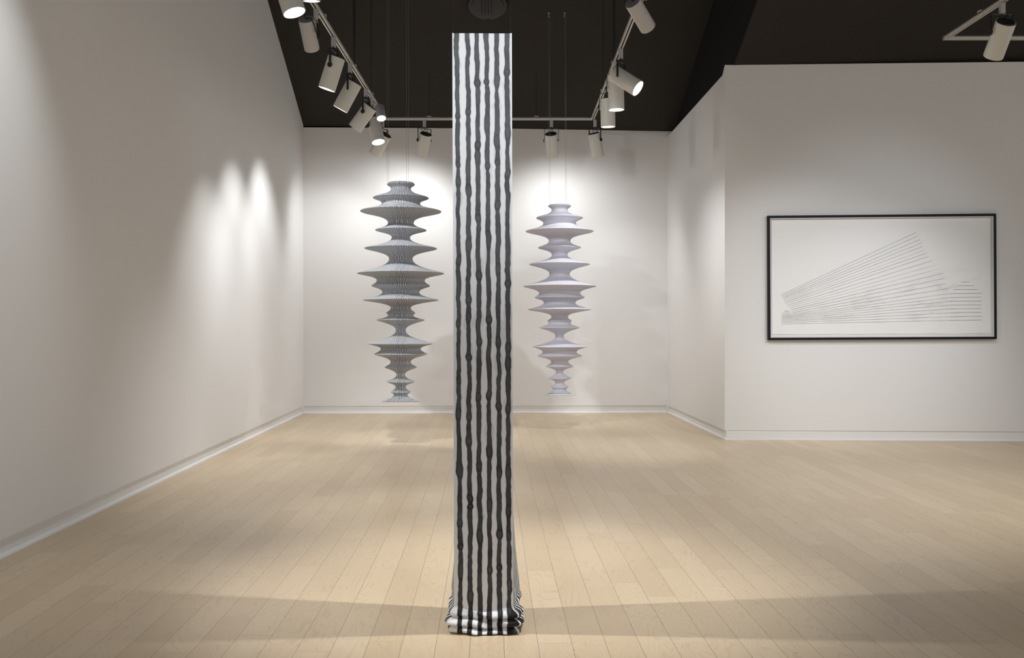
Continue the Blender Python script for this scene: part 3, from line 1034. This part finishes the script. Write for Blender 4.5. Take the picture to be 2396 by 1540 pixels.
# ink
arc = np.concatenate([[0], np.cumsum(np.sqrt(np.diff(rz) ** 2 + np.diff(ro) ** 2))])
yrow = 78 + arc / (YF / F)
Yp = np.repeat(yrow[:, None], NC, 1)
ink = np.zeros((NR, NC))
fcols = np.where(side == 0)[0]
xs_px = 1058 + (U[0, fcols] + 0.5) * 139.5
for k in range(6):
    cpath = np.interp(yrow, ys_c, cen[:, k])
    shift = np.interp(yrow, [78, 1425], [0, 3.8])
    dx = xs_px[None, :] - (cpath - shift)[:, None]
    yy = np.repeat(yrow[:, None], len(fcols), 1)
    ink[:, fcols] = np.maximum(ink[:, fcols], stripe_ink(dx, yy, k, knots[k], halos[k]))
for s_, wid, nst in ((1, DEP, 8), (2, W_, 6), (3, DEP, 8)):
    cols = np.where(side == s_)[0]
    px = tt[cols] * wid / YF * F
    tot = wid / YF * F
    for k in range(nst):
        c0 = (k + 0.5) / nst * tot
        kk2 = [(float(a), float(rng.uniform(2, 4)), float(rng.uniform(6, 14))) for a in rng.uniform(90, 1400, 9)]
        dx = px[None, :] - c0
        yy = np.repeat(yrow[:, None], len(cols), 1)
        ink[:, cols] = np.maximum(ink[:, cols], stripe_ink(dx + np.zeros_like(yy), yy, 10 + k + 10 * s_, kk2, []))
ink = np.clip(ink * np.interp(yrow, [78, 700, 1400, 1425, 1440], [0.84, 0.93, 1.06, 1.10, 1.22])[:, None], 0, 1)  # paler upward: bright light through sheer cloth put into ink; doubled folds blacker
be = thing('striped_banner', 'tall white cloth column with grey black stripes, foot pooled in folds on the floor', 'textile sculpture', (X1, YF + DEP / 2, 0))
co = np.stack([Xg, Yg, Zz], -1).reshape(-1, 3) - np.array(be.location)
ii = np.arange(NR - 1)[:, None] * NC
jj = np.arange(NC)[None, :]
j2 = (jj + 1) % NC
quads = np.stack([ii + jj, ii + NC + jj, ii + NC + j2, ii + j2], -1).reshape(-1, 4)
me = bpy.data.meshes.new('cloth_tube')
me.vertices.add(len(co))
me.vertices.foreach_set('co', co.astype(np.float32).ravel())
me.loops.add(quads.size)
me.loops.foreach_set('vertex_index', quads.astype(np.int32).ravel())
me.polygons.add(len(quads))
me.polygons.foreach_set('loop_start', np.arange(0, quads.size, 4, dtype=np.int32))
me.polygons.foreach_set('loop_total', np.full(len(quads), 4, dtype=np.int32))
me.polygons.foreach_set('use_smooth', np.ones(len(quads), dtype=bool))
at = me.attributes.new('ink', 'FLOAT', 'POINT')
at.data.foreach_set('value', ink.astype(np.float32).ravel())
me.update(calc_edges=True)
me.validate()
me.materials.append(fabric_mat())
cloth = bpy.data.objects.new('cloth_tube', me)
COL.objects.link(cloth)
cloth.parent = be
# hem rod inside the top edge and the hair-thin wires that hold it
hx, hy0, hy1, hz = W_ / 2 - 0.006, YF + 0.007, YF + DEP - 0.007, ZTOP - 0.004
MB().tube([(X0 - hx, hy0, hz), (X0 + hx, hy0, hz), (X0 + hx, hy1, hz), (X0 - hx, hy1, hz), (X0 - hx, hy0, hz)], 0.0025, 8).build('hem_rod', M_TRIM, be)
for sx in (-1, 1):
    for yy in (hy0, hy1):
        MB().tube([(X0 + sx * hx, yy, hz), (X0 + sx * hx, yy, Z_TOP + 0.004)], 0.0004, 5).build('suspension_wire', M_YOKE, be)

# ------------------------------------------------------------------ framed drawing
wdir = dw
wn_ = Vector((dw.y, -dw.x, 0))          # out of the wall, into the room


def on_wall(px, py, off=0.0):
    """the point of the drawing wall (moved off it by off) seen at that pixel of the photo"""
    d = Vector(((px - CX) / F, 1.0, -(py - CY) / F))
    o = PC + wn_ * off
    t = (o - Vector((0, 0, H))).dot(wn_) / d.dot(wn_)
    return Vector((0, 0, H)) + d * t


FD = 0.042
q0 = [on_wall(*p_, FD) for p_ in ((1796, 504), (2331, 500.5), (2333, 793), (1797.5, 797))]
ctr = sum(q0, Vector()) / 4
su = lambda p_: (p_ - ctr).dot(wdir)
fw = (su(q0[1]) - su(q0[0]) + su(q0[2]) - su(q0[3])) / 2
fh = (q0[0].z - q0[3].z + q0[1].z - q0[2].z) / 2
roll = math.atan2((q0[1].z - q0[0].z + q0[2].z - q0[3].z) / 2, fw)
ex = (wdir * math.cos(roll) + Vector((0, 0, 1)) * math.sin(roll)).normalized()
ez = wn_.cross(ex) * -1
if ez.z < 0:
    ez = -ez
base_pt_ = ctr - wn_ * FD                       # on the wall face
Mx = Matrix((ex, wn_, ez)).transposed()


def loc3(u, w, z):
    return base_pt_ + ex * u + wn_ * w + ez * z


art = thing('framed_drawing', 'large black framed drawing of fanned pencil lines on the white wall', 'framed drawing', loc3(0, 0, -fh / 2))
bw = 0.024
m = MB()
m.box(loc3(0, FD / 2, fh / 2 - bw / 2), (fw, FD, bw), Mx)
m.box(loc3(0, FD / 2, -fh / 2 + bw / 2), (fw, FD, bw), Mx)
m.box(loc3(-fw / 2 + bw / 2, FD / 2, 0), (bw, FD, fh - 2 * bw), Mx)
m.box(loc3(fw / 2 - bw / 2, FD / 2, 0), (bw, FD, fh - 2 * bw), Mx)
m.build('frame', M_BLACKFRAME, art, bevel=0.0015)
m = MB()                                        # pale fillet inside the frame
iw, ih = fw - 2 * bw, fh - 2 * bw
for c_, s_ in (((0, 0.024, ih / 2 - 0.004), (iw, 0.026, 0.008)), ((0, 0.024, -ih / 2 + 0.004), (iw, 0.026, 0.008)),
               ((-iw / 2 + 0.004, 0.024, 0), (0.008, 0.026, ih - 0.016)), ((iw / 2 - 0.004, 0.024, 0), (0.008, 0.026, ih - 0.016))):
    m.box(loc3(*c_), s_, Mx)
m.build('fillet', M_BACKING, art)
MB().box(loc3(0, 0.006, 0), (iw, 0.008, ih), Mx).build('backing_board', M_BACKING, art)
# the sheet, with its drawn lines as part of the same mesh
pl, pr_ = -iw / 2 + 0.020, iw / 2 - 0.020
pb, ptp = -ih / 2 + 0.032, ih / 2 - 0.016
paper_w = 0.0135
vs, fs, mi = [], [], []
nxp = 40
for i in range(nxp + 1):
    u = pl + (pr_ - pl) * i / nxp
    wv = 0.0012 * math.sin(i * 0.9)
    vs += [(u, paper_w, ptp), (u, paper_w + wv, pb + 0.0015 * math.sin(i * 0.7)), (u, paper_w - 0.0015, pb + 0.0015 * math.sin(i * 0.7)), (u, paper_w - 0.0015, ptp)]
for i in range(nxp):
    a = i * 4
    fs += [(a, a + 1, a + 5, a + 4), (a + 2, a + 3, a + 7, a + 6)]
    mi += [0, 0]
rl = random.Random(3)


def to_uv(cx_, cy_):
    p_ = on_wall(1760 + cx_ / 3.9933, 470 + cy_ / 3.9933, 0.0145)
    return (p_ - base_pt_).dot(ex), (p_ - base_pt_).dot(ez)


def stroke(pts, w=0.0028):
    q = [to_uv(*p_) for p_ in pts]
    for (u0_, v0_), (u1_, v1_) in zip(q[:-1], q[1:]):
        n_ = max(3, int(math.hypot(u1_ - u0_, v1_ - v0_) / 0.05))
        du_, dv_ = u1_ - u0_, v1_ - v0_
        L__ = math.hypot(du_, dv_)
        px_, pz_ = -dv_ / L__, du_ / L__
        b0 = len(vs)
        for i in range(n_ + 1):
            t = i / n_
            ww = w * 0.88 * (0.5 + 0.25 * rl.random()) * (1.0 if 0 < i < n_ else 0.9)
            j = (rl.random() - 0.5) * 0.0008
            for s in (-1, 1):
                vs.append((u0_ + du_ * t + px_ * (s * ww + j), paper_w + 0.0016, v0_ + dv_ * t + pz_ * (s * ww + j)))
        for i in range(n_):
            a = b0 + i * 2
            fs.append((a, a + 1, a + 3, a + 2))
            mi.append(1)


fan = [((267, 880), (1535, 295)), ((275, 893), (1550, 328)), ((285, 903), (1572, 360)), ((288, 912), (1587, 392)), ((293, 925), (1590, 428)),
       ((300, 938), (1615, 458)), ((305, 948), (1633, 488)), ((312, 962), (1648, 520)), ((325, 978), (1680, 560)), ((340, 990), (1712, 600)),
       ((355, 1002), (1745, 637)), ((360, 1018), (1778, 678)), ((365, 1033), (1797, 724)), ((368, 1048), (1816, 772)), ((372, 1062), (1835, 818))]
for i, (a, b) in enumerate(fan):
    stroke([a, b], 0.0016 if i in (5, 9, 10) else 0.0025)
for a, b, c in ((1072, 866, 864), (1080, 904, 900), (1090, 938, 936), (1100, 974, 972), (1112, 1010, 1007), (1122, 1047, 1043), (1135, 1083, 1079), (1150, 1117, 1114)):
    stroke([(375, a), (1850, b)], 0.0022)
    stroke([(1850, b), (2143, c)], 0.0034)
for a, b in (((1955, 759), (2035, 758)), ((1918, 794), (2070, 793)), ((1882, 830), (2108, 829))):
    stroke([a, b], 0.0034)
for xa, xb_, yy in ((305, 338, 1026), (295, 352, 1037), (285, 360, 1048), (278, 368, 1060), (274, 374, 1072), (273, 375, 1082), (273, 375, 1092), (273, 375, 1103),
                    (273, 375, 1113), (273, 375, 1125), (273, 375, 1137), (273, 375, 1151)):
    stroke([(xa, yy), (xb_, yy)], 0.0026)
sheet = link_mesh('paper_sheet', [(0, 0, 0)] * 0 + vs, fs, paper_mat(pb, ptp), loc=(0, 0, 0))
sheet.data.materials.append(M_GRAPHITE)
sheet.data.polygons.foreach_set('material_index', mi)
sheet.data.update()
sheet.parent = art
sheet.matrix_local = Matrix.Translation(base_pt_ - art.location) @ Mx.to_4x4()
